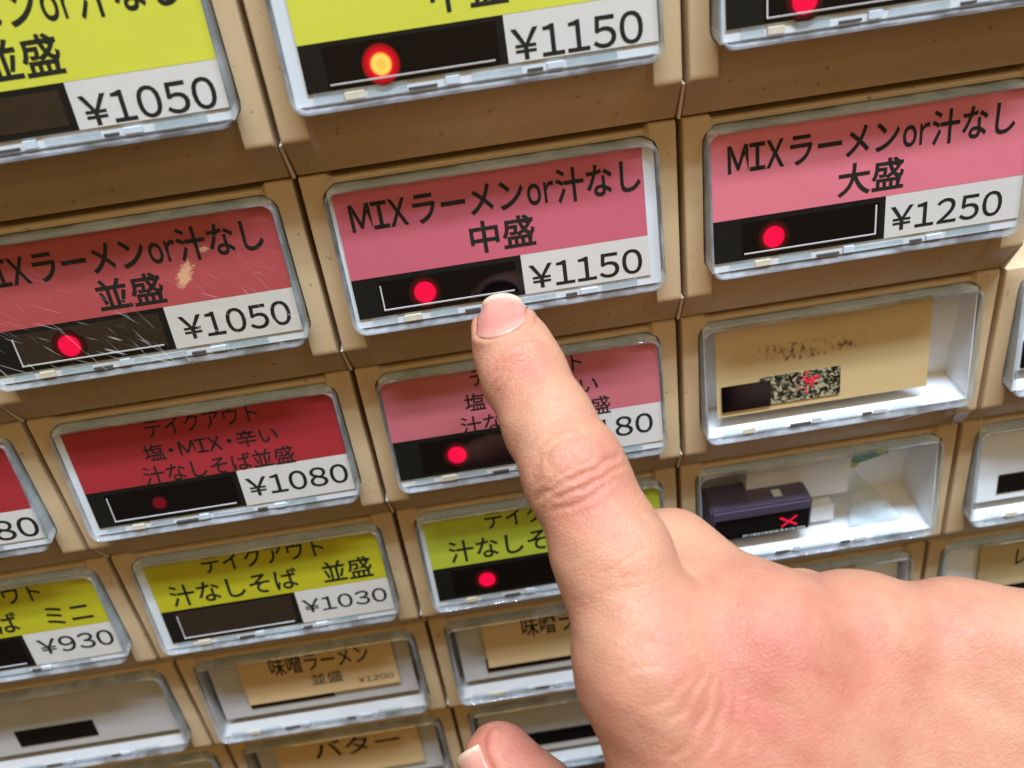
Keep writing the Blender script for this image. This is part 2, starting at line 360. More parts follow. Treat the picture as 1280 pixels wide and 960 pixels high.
def case_mesh(back):
    x0, x1, v0, v1, t = CX0+1.15, CX1-1.15, CV0+1.15, CV1-1.15, .3
    V, F = [], []
    o = [(x0-t, v0-t), (x1+t, v0-t), (x1+t, v1+t), (x0-t, v1+t)]; i_ = [(x0, v0), (x1, v0), (x1, v1), (x0, v1)]
    def fr(v): return hf(v)-1.95
    V = [P(x, v, fr(v)) for x, v in o]+[P(x, v, fr(v)) for x, v in i_]+[P(x, v, back) for x, v in i_]+[P(x, v, back-t) for x, v in o]
    F = []
    for i in range(4):
        j = (i+1) % 4
        F += [[i, j, 4+j, 4+i], [4+i, 4+j, 8+j, 8+i], [i, 12+i, 12+j, j]]
    F += [[8, 9, 10, 11], [15, 14, 13, 12]]
    return V, F

# ------------------------------------------------------------------ lettering
GL = {}
_tc = bpy.data.curves.new('glyph_src', 'FONT'); _to = bpy.data.objects.new('glyph_src', _tc); COL.objects.link(_to)
_tc.size = 1.0; _tc.resolution_u = 4; _tc.fill_mode = 'FRONT'
def glyph(ch, bold):
    key = (ch, bold)
    if key in GL: return GL[key]
    _tc.body = ch; _tc.offset = bold
    d = bpy.context.evaluated_depsgraph_get(); d.update()
    me = bpy.data.meshes.new_from_object(_to.evaluated_get(d))
    v = [(p.co.x, p.co.y) for p in me.vertices]; f = [list(p.vertices) for p in me.polygons]
    bpy.data.meshes.remove(me)
    GL[key] = (v, f); return GL[key]
ADV = {'M': .90, 'I': .44, 'X': .78, 'o': .60, 'r': .44, ' ': .9, '・': .55, '1': .62, '¥': .70, 'ー': .96}
def adv(ch):
    if ch in ADV: return ADV[ch]
    return .66 if ord(ch) < 256 else 1.0
def text_line(s, x0, x1, vb, em, bold=.006):
    """flat glyphs in card coordinates (x, v); vb = baseline"""
    tot = sum(adv(c) for c in s); sx = (x1-x0)/tot
    V, F = [], []; pen = 0
    for ch in s:
        a = adv(ch)
        if ch != ' ':
            gv, gf = glyph(chr(ord(ch)+0xFEE0) if 32 < ord(ch) < 127 else '\uffe5' if ch == '¥' else ch, bold)
            if ord(ch) < 256:
                mn = min(p[0] for p in gv); mxx = max(p[0] for p in gv); dx = a/2-(mn+mxx)/2
                wid = 1.0
                if ch in 'MXor': wid = a*.80/(mxx-mn)
                if s[0] == '¥' and ch in '023456789': wid = .57/(mxx-mn)
                pts = [((p[0]-(mn+mxx)/2)*wid+a/2, p[1]) for p in gv]
            elif ch == '・': pts = [(p[0]-.5+a/2, p[1]) for p in gv]
            else: pts = [(p[0], p[1]) for p in gv]
            k = len(V); V += [(x0+(pen+p[0])*sx, vb-p[1]*em) for p in pts]; F += [[i+k for i in q] for q in gf]
            if ch == 'I':
                top = max(p[1] for p in gv)
                for yb in (0, top-.075):
                    k = len(V)
                    for (qx, qy) in ((.10, yb), (a-.10, yb), (a-.10, yb+.06), (.10, yb+.06)): V.append((x0+(pen+qx)*sx, vb-qy*em))
                    F.append([k, k+1, k+2, k+3])
        pen += a
    return V, F
def lettering(name, lines, d, parent, mat='ink', clip=None, skew=0):
    V, F = merge(*[text_line(*l) for l in lines])
    if clip is not None:                      # the card is cut off above this line
        bm = bmesh.new()
        vv = [bm.verts.new((x, v, 0)) for x, v in V]
        for f in F:
            try: bm.faces.new([vv[i] for i in f])
            except ValueError: pass
        bmesh.ops.bisect_plane(bm, geom=bm.verts[:]+bm.edges[:]+bm.faces[:], plane_co=(0, clip, 0), plane_no=(0, -1, 0), clear_outer=True)
        bm.verts.index_update()
        V = [(q.co.x, q.co.y) for q in bm.verts]; F = [[q.index for q in f.verts] for f in bm.faces]; bm.free()
    return mk(name, [P(x, v, hf(v)-d+.05) for x, v in V], F, mat, parent)

# ------------------------------------------------------------------ building modules
GRP = 'push button units on the ticket machine front'
_sh = {}
def shared(name, key, builder, mat, parent, smooth=None):
    if key not in _sh:
        o = mk(name, *builder(), mat, parent, smooth); _sh[key] = o; return o
    o = _sh[key].copy(); COL.objects.link(o); o.parent = parent; return o
def disc(cx, v, r, d, n=28):
    return [(cx+r*math.cos(2*math.pi*i/n), v+r*math.sin(2*math.pi*i/n)) for i in range(n)]

def module(c, r, label, pane='clear_pane', back=-9.5, case='case_white'):
    t = bpy.data.objects.new('ticket_button', None); COL.objects.link(t)
    t.empty_display_size = .01
    t.location = (c*W*MM, 0, ZO-r*HH*MM)
    t['label'] = label; t['category'] = 'push button'; t['group'] = GRP
    h = bpy.data.objects.new('housing', HOUSING); COL.objects.link(h); h.parent = t
    cov = shared('cover_rim', 'rim', rim_mesh, 'clear_acrylic', t, 35)
    shared('cover_pane', 'pane'+pane, pane_mesh, pane, t)
    shared('inner_case', 'case%s%s' % (back, case), lambda: case_mesh(back), case, t)
    # clips moulded under the front edge
    rnd = random.Random(c*17+r*5+3)
    x = 9.0
    for w_, mt, hh in ((4.5, 'clear_acrylic', 1.5), (3.2, 'clip_warm', 1.1), (6.0, 'clear_acrylic', 1.3), (4.5, 'clip_dark', .35), (2.2, 'clip_clear', 1.2), (9.5, 'clear_acrylic', 1.0), (2.6, 'clip_dark', .4), (3.0, 'clip_clear', .9), (8.0, 'clear_acrylic', 1.4)):
        w2 = w_*rnd.uniform(.85, 1.15)
        x0 = x; x1 = x+w2
        mk('clip', *fbox([(x0, 30.55-hh, hf(30.55-hh)-.75), (x1, 30.55-hh, hf(30.55-hh)-.75), (x1, 30.55, hf(30.55)-.75), (x0, 30.55, hf(30.55)-.75)], .5), mt, t)
        x = x1+rnd.uniform(.2, 2.2)
    return t

def window(t, x0, x1, v0, v1, d, mat='window_black', lamp=None, lx=None, lv=None, L='left', dim=False):
    w_ = mk('display_window', *plate(x0, x1, v0, v1, d-.12, .1), mat, t)
    if L:
        bars = [fbox([(x0+.3, v1-.55, hf(v1)-d+.35), (x1-.8, v1-.55, hf(v1)-d+.35), (x1-.8, v1-.28, hf(v1)-d+.35), (x0+.3, v1-.28, hf(v1)-d+.35)], .2)]
        if L == 'left': bars.append(plate(x0+.3, x0+.58, v0+.8, v1-.28, d-.33, .1))
        if L == 'right': bars.append(plate(x1-.9, x1-.55, v0+.4, v1-.28, d-.33, .1))
        mk('window_edge_reflection', *merge(*bars), 'reflection_line', w_)  # thin pale bars paint the reflection along the window edge
    if lamp:
        R_ = {'lamp_red': 3.4, 'lamp_dim': 1.7, 'lamp_orange': 3.3}[lamp]
        pts = disc(0, 0, R_, 0)
        sl = 6.6/(CV1-CV0)
        vv = [P(a, b, sl*b) for a, b in pts]+[P(a, b, sl*b-.1) for a, b in pts]; n = len(pts)
        ff = [list(range(n)), list(range(2*n-1, n-1, -1))]+[[i, i+n, (i+1) % n+n, (i+1) % n] for i in range(n)]
        o = mk('indicator_lamp', vv, ff, lamp, w_); o.location = Vector(P(lx, lv, hf(lv)-d+.24))*MM
    return w_

def printed(c, r, colname, lines, price, px0, px1, label, vsplit=20.6, xsplit=41.0, wind=None, lab_x=(5.5, 69.5), pane='clear_pane', clip=None, lamp=None, worn=False, winmat='window_black', L='left', pem=6.6, lampx=21.5, lampdy=.3):
    t = module(c, r, label, pane)
    x0, x1 = lab_x; v0, v1 = 3.2, 28.9; d = 1.0
    mk('backing_card', *plate(5.5, 69.5, 3.2, 30.9, 1.3, .2), 'backing_white', t)
    card = mk('label_card', *plate(x0, x1, v0, v1, d, .25), 'price_white', t)
    mk('colour_band', *plate(x0+.05, x1-.05, v0+.05, vsplit, d-.03, .02), 'paper_worn' if worn else 'paper_'+colname, card)
    mk('black_print', *plate(x0+.05, xsplit, vsplit+.02, v1-.05, d-.03, .02), 'print_black', card)
    lettering('lettering', lines, d-.04, card, clip=clip)
    lettering('price_lettering', [('¥'+price, px0, px1, vsplit+7.3, pem, .010)], d-.01, card)
    wx0, wx1, wv0, wv1 = wind or (11.5, xsplit-1.3, vsplit+1.0, 27.9)
    window(t, wx0, wx1, wv0, wv1, d, winmat, lamp, lampx, (wv0+wv1)/2+lampdy, L)
    return t

A1 = 'MIXラーメンor汁なし'
big = lambda two, y=0: [(A1, 8.4, 67.0, 11.0+y, 6.9, .018), (two, 31.0, 44.8, 18.4+y, 6.7, .018)]
# row above (large yellow labels, cut by the picture edge)
printed(0, -1, 'yellow', big('並盛', .9), '1050', 44.6, 68.2, 'yellow ramen button priced ¥1050 with its display dark, at the upper left', lamp=None, winmat='window_brown', L=None, vsplit=21.2, xsplit=43.4)
printed(1, -1, 'yellow', big('中盛', .5), '1150', 44.0, 67.2, 'yellow ramen button priced ¥1150 with a glowing orange lamp, above the pointed-at pink button', lamp='lamp_orange', L='bottom', lab_x=(8.0, 69.5), vsplit=21.2, xsplit=43.2, wind=(12, 41.8, 21.9, 28.3), lampdy=.7)
printed(2, -1, 'yellow', big('大盛', .3), '1250', 42.4, 66.8, 'topmost button at the right, cut off, only its red lamp and black display showing', lamp='lamp_red', L='left', lab_x=(6.2, 69.5), vsplit=21.2, wind=(13, 39.7, 21.9, 28.3), lampdy=.9, lampx=20)
# pink row
printed(-1, 0, 'red_worn', big('小盛'), '950', 42.4, 66.8, 'button cut off at the left edge, beside the scratched ¥1050 button')
printed(0, 0, 'red_worn', big('並盛'), '1050', 45.2, 68.2, 'scratched red button priced ¥1050 with a rubbed patch on its label', pane='scratched_pane', lamp='lamp_red', worn=True, vsplit=19.9, xsplit=43.2, winmat='window_brown', L='left', lampx=22.5)
printed(1, 0, 'pink', big('中盛'), '1150', 42.2, 66.0, 'pink button priced ¥1150 with a red lamp, the fingertip resting on its lower edge', lamp='lamp_red', lab_x=(6.3, 67.2), L='left', lampx=20.7)
printed(2, 0, 'pink_light', big('大盛'), '1250', 42.2, 66.0, 'light pink button priced ¥1250 with a red lamp, right of the pointed-at button', lamp='lamp_red', lab_x=(5.5, 69.5), L='right', lampx=18.0, vsplit=20.2, xsplit=41.2)
# takeout row
tk = lambda a, b, c_: [(a, 25.8, 52.6, 7.3, 5.0, .008), (b, 23.8, 55.5, 13.2, 4.7, .008), (c_, 22.0, 57.8, 19.0, 5.0, .008)]
T3 = ('テイクアウト', '塩・MIX・辛い')
printed(-1, 1, 'red', tk(T3[0], T3[1], '汁なしそばミニ'), '980', 46.5, 69.3, 'dark red take-out button at the left edge whose price ends in 80', pem=7.0, clip=3.6)
printed(0, 1, 'red', tk(T3[0], T3[1], '汁なしそば並盛'), '1080', 44.4, 69.0, 'dark red take-out button priced ¥1080 with a dim red lamp', lamp='lamp_dim', clip=3.5, vsplit=19.3, xsplit=43.2, lampx=23.5, lab_x=(7.4, 69.5))
printed(1, 1, 'pink_dusty', tk(T3[0], T3[1], '汁なしそば中盛'), '1180', 43.6, 67.6, 'dusty pink take-out button half hidden behind the finger, price ending in 180', lamp='lamp_red', clip=3.6, lampx=20.0, winmat='window_black', L=None, vsplit=18.6)
def gap2(z): return [('テイクアウト', 22.5, 56.0, 8.0, 6.4, .012), ('汁なしそば '+z, 12.0, 66.5, 16.6, 7.2, .014)]
printed(-1, 2, 'olive', gap2('ミニ'), '930', 48.0, 68.8, 'yellow take-out button priced ¥930 at the left edge', clip=3.6, vsplit=18.4, xsplit=45.5)
printed(0, 2, 'olive', gap2('並盛'), '1030', 45.2, 68.6, 'yellow take-out button priced ¥1030 with its display dark', clip=3.6, vsplit=18.4, xsplit=44.2, winmat='window_brown', lab_x=(8, 69.5), pem=5.8)
printed(1, 2, 'lime', gap2('中盛'), '1130', 42.0, 66.6, 'lime green take-out button with a small red lamp, partly hidden by the finger', clip=3.6, vsplit=18.4, xsplit=41, lamp='lamp_red', lampx=20.8, L=None, lab_x=(6.8, 69.5))

# right column: faded card
t = module(2, 1, 'button with a faded tan card and a speckled black read-out, right of the finger', back=-4)
d = 3.6
cd_ = mk('label_card', *plate(8.6, 60.0, 4.6, 27.4, d, .25), 'paper_faded', t)
w_ = mk('display_window', *plate(9.6, 21.5, 19.2, 25.8, d-.5, .2), 'window_black', t)
mk('speckled_readout', *plate(19.0, 38.5, 18.3, 25.6, d-.35, .1), 'speckled_display', w_)
rp = random.Random(4); B = []
for i in range(34):
    a = 31+rp.gauss(0, 1.2); b_ = 21.0+rp.gauss(0, 1.1); s = rp.uniform(.15, .38)
    B.append(plate(a-s, a+s, b_-s*.7, b_+s*.7, d-.42-.01*i/10, .02))
mk('red_lamp_dots', *merge(*B), 'lamp_mark', w_)
# empty white case with dark display box
t = module(2, 2, 'cardless button showing a dark purple box and red cross inside a white case', back=-11)
bx0, bx1, bv0, bv1 = 8.3, 36.0, 15.5, 26.6
V8 = [P(x, v, h) for x, v, h in ((bx0, bv0, 3.6), (bx1, bv0, 3.6), (bx1, bv1, 4.2), (bx0, bv1, 4.2), (bx0, bv0+.6, -7.5), (bx1, bv0+.6, -7.5), (bx1, bv1, -7.5), (bx0, bv1, -7.5))]
db = mk('display_box', V8, [[0, 1, 2, 3], [7, 6, 5, 4], [0, 4, 5, 1], [1, 5, 6, 2], [2, 6, 7, 3], [3, 7, 4, 0]], 'module_purple', t)
bm = bmesh.new(); bm.from_mesh(db.data); bmesh.ops.bevel(bm, geom=bm.edges[:], offset=.0006, segments=2, affect='EDGES'); bm.to_mesh(db.data); bm.free(); auto_smooth(db.data, 40)
mk('display_window', *fbox([(9.2, 18.6, 3.95), (35.2, 18.6, 3.95), (35.2, 25.9, 4.4), (9.2, 25.9, 4.4)], .3), 'window_black', db)
def stroke(x0, v0, x1, v1, w, h):
    dx, dv = x1-x0, v1-v0; L_ = math.hypot(dx, dv); nx_, nv_ = -dv/L_*w, dx/L_*w
    return fbox([(x0-nx_, v0-nv_, h), (x1-nx_, v1-nv_, h), (x1+nx_, v1+nv_, h), (x0+nx_, v0+nv_, h)], .05)
mk('red_cross', *merge(stroke(27.0, 20.2, 31.8, 23.6, .35, 4.5), stroke(31.6, 20.0, 27.6, 23.8, .3, 4.56)), 'lamp_mark', db)
rp = random.Random(9); B = []
xx = 17.0
while xx < 34.5:
    wv = rp.uniform(.35, 1.1); B.append(fbox([(xx, 24.9, 4.5), (xx+wv, 24.9, 4.5), (xx+wv, 25.5, 4.55), (xx, 25.5, 4.55)], .05)); xx += wv+rp.uniform(.2, .6)
mk('white_marks', *merge(*B), 'dot_white', db)
mk('white_square', *fbox([(26.2, bv0-.05, .9), (28.6, bv0-.05, .9), (28.6, bv0+.12, -1.9), (26.2, bv0+.12, -1.9)], .02), 'dot_white', db)
mk('white_block', *fbox([(20, 8.4, -4), (49, 8.4, -4), (49, 22.5, -3.2), (20, 22.5, -3.2)], 6.5), 'case_white', t)
mk('grey_foot', *fbox([(37.5, 24.5, -1), (44.5, 24.5, -1), (44.5, 29.2, 0), (37.5, 29.2, 0)], 4), 'case_white', t)
mk('clear_wedge', *fbox([(48.0, 29.6, 3.0), (53.5, 21.0, -9.0), (63.5, 29.6, 3.0)], .5), 'clear_acrylic', t)
sg = mk('green_sticker', *fbox([(49.5, 6.0, -10.6), (61, 5.4, -10.6), (63.2, 8.5, -10.6), (63.2, 17.5, -10.6), (50, 21.0, -10.6)], .3), 'sticker_green', t)
mk('lime_stripe', *merge(fbox([(48.5, 8.0, -10.3), (52.5, 6.0, -10.3), (63.2, 16.0, -10.3), (61.5, 17.6, -10.3)], .2), fbox([(49, 17, -10.2), (55, 19.5, -10.2), (54, 21, -10.2), (49, 20, -10.2)], .2)), 'sticker_lime', sg)
mk('pale_patch', *fbox([(54, 7.4, -10.1), (60, 7.6, -10.1), (60, 12, -10.1), (55, 12.4, -10.1)], .1), 'sticker_pale', sg)

def strip_module(c, r, label, x0, x1, v0, v1, case='case_white', plate_mat='case_white'):
    t = module(c, r, label, case=case, back=-6)
    mk('blank_plate', *plate(7.4, 67.6, 5.0, 27.6, 4.2, .4), plate_mat, t)
    w_ = mk('display_window', *plate(x0, x1, v0, v1, 3.9, .3), 'window_black', t)
    return t
strip_module(3, 1, 'blank button with black display, cut off at the right edge beside the faded card', 8.4, 38, 20.0, 27.0)
strip_module(3, 2, 'blank white button with a black display strip at the right edge', 13.5, 40, 19.6, 25.4)

def hand_card(c, r, label, x0, x1, lines, strip, v1=23.0, col='manila', case='case_grey'):
    t = module(c, r, label, case=case, back=-7)
    mk('blank_plate', *plate(7.4, 67.6, 5.0, 27.6, 4.6, .4), case, t)
    mk('display_window', *plate(strip[0], strip[1], strip[2], strip[3], 4.2, .3), 'window_black', t)
    cdo = mk('label_card', *plate(x0, x1, 4.9, v1, 3.5, .25), 'paper_'+col, t)
    lettering('lettering', lines, 3.45, cdo, clip=5.0)
    return t
strip_module(-1, 3, 'blank grey button with a dark slot, under the yellow ¥930 button', 19.5, 43.5, 18.6, 24.6, 'case_grey', 'case_grey')
hand_card(0, 3, 'tan handwritten card button priced ¥1200, below the yellow ¥1030 button', 16.5, 63.0,
          [('味噌ラーメン', 25.5, 56.0, 12.0, 7.6, .012), ('並盛', 36.5, 46.5, 17.8, 4.6, .004), ('¥1200', 50.5, 61.5, 19.9, 2.6, -.004)], (16.2, 42, 20.8, 24.4), v1=22.2)
hand_card(1, 3, 'tan handwritten card button touching the left side of the knuckles', 15.5, 60.0,
          [('味噌ラーメン', 27.0, 60.0, 12.0, 8.2, .014), ('中盛', 42.0, 54.0, 18.0, 5.2, .004)], (14.8, 52, 19.8, 24.8), v1=22.4)
hand_card(2, 3, 'tan card button with a white strip, mostly hidden behind the hand', 10.0, 54.0, [('ラーメン', 22.0, 52.0, 12.0, 6.4, .01)], (12, 38, 20.8, 25), case='case_white', col='manila_dull')
hand_card(3, 3, 'tan handwritten card button at the lower right edge, above the wrist', 17.5, 62.0, [('レモンサワー', 27.5, 60.0, 14.5, 7.2, .012)], (23, 60, 19.6, 25.5), case='case_white', col='manila_dull', v1=22.0)
strip_module(-1, 4, 'blank button in the bottom left corner', 30, 50, 18.6, 24.6, 'case_grey', 'case_grey')
hand_card(0, 4, 'tan handwritten card button at the bottom edge, left of the thumb', 14.0, 62.0, [('バター', 26.0, 56.0, 14.0, 8.6, .012)], (20, 40, 21.0, 25), case='case_grey')
strip_module(1, 4, 'blank grey button with a dark slot, directly behind the thumb', 22, 47, 18.8, 24.6, 'case_grey', 'case_grey')
strip_module(2, 4, 'blank button hidden behind the back of the hand', 22, 47, 18.8, 24.6)
strip_module(3, 4, 'blank button hidden behind the wrist, lower right', 22, 47, 18.8, 24.6)
bpy.data.objects.remove(_to)

# torn tape stuck between the right-hand buttons
tp = mk('tape_scrap', [P(202, 82.0, 6.5), P(209, 81.0, 6.2), P(215, 80.5, 5.6), P(219.5, 84.5, 4.4), P(221, 91.0, 1.8), P(223.5, 90.5, 1.9), P(223.2, 84.0, 4.6), P(219, 79.4, 6.3), P(210, 79.9, 7.2)],
        [[0, 1, 8], [1, 2, 7, 8], [2, 3, 6, 7], [3, 4, 5, 6]], 'clear_pane')
m, nt, b = new_mat('cloudy_tape'); b.inputs['Base Color'].default_value = (.55, .48, .42, 1); b.inputs['Roughness'].default_value = .12; b.inputs['Alpha'].default_value = .55
tp.data.materials[0] = m; tp.location = (0, 0, ZO)
s = tp.modifiers.new('s', 'SOLIDIFY'); s.thickness = .00012
tp['label'] = 'scrap of clear tape hanging over the seam under the faded tan card button'; tp['category'] = 'tape'

# ------------------------------------------------------------------ machine body behind the buttons and pale strips painted as seam highlights
o = mk('machine_front_panel', [(-160, 14.5, 95), (330, 14.5, 95), (330, 14.5, -236), (-160, 14.5, -236), (-160, 300, 95), (330, 300, 95), (330, 300, -236), (-160, 300, -236)],
       [[0, 3, 2, 1], [4, 5, 6, 7], [0, 1, 5, 4], [1, 2, 6, 5], [2, 3, 7, 6], [3, 0, 4, 7]], 'dark_recess')
o.location = (0, 0, ZO); o['kind'] = 'structure'
V0 = merge(fbox([(-.28, 38.4, 3.35), (.28, 38.4, 3.35), (.28, 46.3, -.25), (-.28, 46.3, -.25)], 9))  # added cream strip stands in for the light-catching edge of each seam
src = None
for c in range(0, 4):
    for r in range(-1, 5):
        if src is None: o = src = mk('seam_highlight', *V0, 'seam_highlight_cream')
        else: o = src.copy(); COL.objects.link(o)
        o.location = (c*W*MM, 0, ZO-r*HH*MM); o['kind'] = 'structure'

# ------------------------------------------------------------------ the hand
J = {k: np.array(v, dtype=float) for k, v in {
 'tip': (110.5, -16.2, -31.1), 'dip': (112.8, -27.3, -34.1), 'mid': (115.8, -38.5, -37.9), 'pip': (118.7, -49.1, -41.1),
 'prox': (122.6, -61.2, -50.1), 'mcp': (125.8, -76.0, -61.9),
 'mmcp': (145.3, -74.3, -62.7), 'mpip': (134.6, -53.4, -63.6), 'mdip': (131.4, -43.7, -83.8), 'mtip': (136, -56, -94),
 'rmcp': (162.6, -73.0, -68.4), 'rpip': (159.4, -58.7, -80.0), 'rdip': (151.6, -49.7, -98.0), 'rtip': (152, -64, -106),
 'pmcp': (180.1, -74.8, -71.3), 'ppip': (183.9, -62.7, -88.2), 'pdip': (176.2, -58.9, -103.7), 'ptip': (172, -70, -110),
 'wrist': (152.5, -126.3, -118.6), 'wristb': (166, -122, -122), 'fore': (158, -170, -178), 'foreb': (176, -166, -180),
 'thtip': (96.4, -70.3, -94.1), 'thip': (109.9, -90.5, -102.2), 'thmcp': (125.3, -112.3, -113.9),
 'web': (127.0, -86.9, -81.0), 'web2': (127.9, -98.9, -93.3)}.items()}
VX = 0.55
LO = np.array([80., -178., -185.]); HI = np.array([207., -4., -18.])
dims = ((HI-LO)/VX).astype(int)+1
gx = (LO[0]+VX*np.arange(dims[0])).astype(np.float32); gy = (LO[1]+VX*np.arange(dims[1])).astype(np.float32); gz = (LO[2]+VX*np.arange(dims[2])).astype(np.float32)
BIG = 50.0
def cone(D, a, b, ra, rb, k=3.0, flat=None):
    """smooth-union a tapered capsule a->b into the distance field D"""
    a = np.array(J[a] if isinstance(a, str) else a, float); b = np.array(J[b] if isinstance(b, str) else b, float)
    pad = max(ra, rb)+2*k+4
    lo = np.minimum(a, b)-pad; hi = np.maximum(a, b)+pad
    i0 = np.clip(((lo-LO)/VX).astype(int), 0, dims); i1 = np.clip(((hi-LO)/VX).astype(int)+1, 0, dims)
    if (i1 <= i0).any(): return
    sl = tuple(slice(p, q) for p, q in zip(i0, i1))
    X = gx[sl[0]][:, None, None]-a[0]; Y = gy[sl[1]][None, :, None]-a[1]; Z = gz[sl[2]][None, None, :]-a[2]
    ab = b-a; L2 = float(ab@ab)+1e-9
    t = np.clip((X*ab[0]+Y*ab[1]+Z*ab[2])/L2, 0, 1)
    dx, dy, dz = X-t*ab[0], Y-t*ab[1], Z-t*ab[2]
    if flat is not None:
        n, kf = flat; n = np.array(n, float); n = n-ab*(n@ab)/L2; n /= np.linalg.norm(n)
        q = (dx*n[0]+dy*n[1]+dz*n[2])*(kf-1)
        dx, dy, dz = dx+q*n[0], dy+q*n[1], dz+q*n[2]
    d = np.sqrt(dx*dx+dy*dy+dz*dz)-(ra+(rb-ra)*t)
    A = D[sl]
    h = np.maximum(k-np.abs(A-d), 0)/k
    D[sl] = np.minimum(A, d)-h*h*k*.25
def field(prims):
    D = np.full(tuple(dims), BIG, dtype=np.float32)
    for p in prims: cone(D, *p[:4], **(p[4] if len(p) > 4 else {}))
    return D
def smin(A, B, k):
    h = np.maximum(k-np.abs(A-B), 0)/k
    return np.minimum(A, B)-h*h*k*.25
BACK = -np.array(fwd)                        # towards the viewer: the back of the hand
off = lambda p, q: tuple(J[p]+BACK*q)
FI = dict(k=2.5)
def mixp(a, b, t, q): return tuple(J[a]*(1-t)+J[b]*t+BACK*q)
idx_tip2 = J['tip']+(J['dip']-J['tip'])*.45
index = field([('tip', idx_tip2, 6.5, 7.5, dict(k=2, flat=(BACK, 1.10))), (idx_tip2, 'dip', 7.5, 8.0, dict(k=2.5, flat=(BACK, 1.06))), ('dip', 'mid', 7.9, 8.2, FI), ('mid', 'pip', 8.2, 8.8, FI),
               ('pip', 'prox', 8.9, 9.4, dict(k=3)), ('prox', 'mcp', 9.6, 11.5, dict(k=4))])
middle = field([('mmcp', 'mpip', 10.6, 9.4, FI), ('mpip', 'mdip', 9.2, 8, FI), ('mdip', 'mtip', 8, 7, FI)])
ring = field([('rmcp', 'rpip', 9.0, 8.6, FI), ('rpip', 'rdip', 8.6, 7.6, FI), ('rdip', 'rtip', 7.6, 6.8, FI)])
pinky = field([('pmcp', 'ppip', 8.4, 7.6, FI), ('ppip', 'pdip', 7.6, 6.8, FI), ('pdip', 'ptip', 6.8, 6, FI)])
thumb = field([('thtip', J['thtip']+(J['thip']-J['thtip'])*.4, 7.4, 9.0, FI), (J['thtip']+(J['thip']-J['thtip'])*.4, 'thip', 9.0, 9.6, FI), ('thip', 'thmcp', 9.8, 12, dict(k=4))])
palm = field([('mcp', 'wrist', 10.5, 15, dict(k=8)), ('mmcp', 'wrist', 10.0, 16, dict(k=8)), ('rmcp', 'wristb', 9.4, 15, dict(k=8)), ('pmcp', 'wristb', 8.8, 14, dict(k=8)),
              ('web', 'web2', 11.5, 15, dict(k=8)), ('web2', 'thmcp', 15, 15, dict(k=8)), ('web2', 'wrist', 12, 14, dict(k=8)),
              ('wrist', 'fore', 17, 22, dict(k=10)), ('wristb', 'foreb', 16, 22, dict(k=10)),
              (tuple(J['mmcp']+np.array([0, 9, -16])), 'wristb', 12, 14, dict(k=8))])
palm = smin(palm, field([(off('mcp', -1), off('mmcp', -.5), 10.6, 10.4, dict(k=6)), (off('mmcp', -.5), off('rmcp', -.5), 10.2, 9.6, dict(k=6)), (off('rmcp', -.5), off('pmcp', -.5), 9.4, 8.8, dict(k=6)), (off('pmcp', -.5), (192.0, -78.5, -71.5), 8.4, 8.6, dict(k=6)), ((192.0, -78.5, -71.5), 'wristb', 8.6, 12, dict(k=8)),
    (mixp('mmcp', 'wrist', .15, 0), mixp('rmcp', 'wristb', .3, 0), 11, 12, dict(k=8)), (mixp('rmcp', 'wristb', .12, 0), mixp('pmcp', 'wristb', .2, 0), 9.8, 10.5, dict(k=8)), (mixp('mcp', 'wrist', .15, 0), mixp('mmcp', 'wrist', .2, 0), 11, 11.5, dict(k=8))]), 7.0)
# knuckles and extensor tendons standing proud of the back of the hand
tend = [(mixp('mcp', 'wrist', -.02, 4.6), mixp('mcp', 'wrist', .06, 4.6), 7.4, 7.0, dict(k=5)),
        (mixp('mmcp', 'wrist', -.02, 4.2), mixp('mmcp', 'wrist', .06, 4.0), 6.8, 6.6, dict(k=6)),
        (mixp('rmcp', 'wristb', -.02, 4.0), mixp('rmcp', 'wristb', .05, 3.8), 5.6, 5.6, dict(k=6)),
        (mixp('pmcp', 'wristb', -.02, 3.6), mixp('pmcp', 'wristb', .05, 3.4), 5.4, 5.4, dict(k=6)),
        (mixp('mmcp', 'wrist', .03, 8.8), mixp('mmcp', 'wrist', .8, 13.5), 2.6, 3.2, dict(k=3)),
        (mixp('mcp', 'wrist', .04, 8.8), mixp('mcp', 'wrist', .8, 13), 2.4, 3.2, dict(k=3)),
        (mixp('rmcp', 'wristb', .04, 8.2), mixp('rmcp', 'wristb', .8, 13), 2.4, 3, dict(k=3))]
palm = smin(palm, field(tend), 4.0)
fin = smin(smin(index, middle, 1.2), smin(ring, pinky, 1.2), .8)
fin = smin(fin, smin(middle, ring, 2.0), 1.0)
D = smin(smin(palm, fin, 5.0), thumb, 3.0)

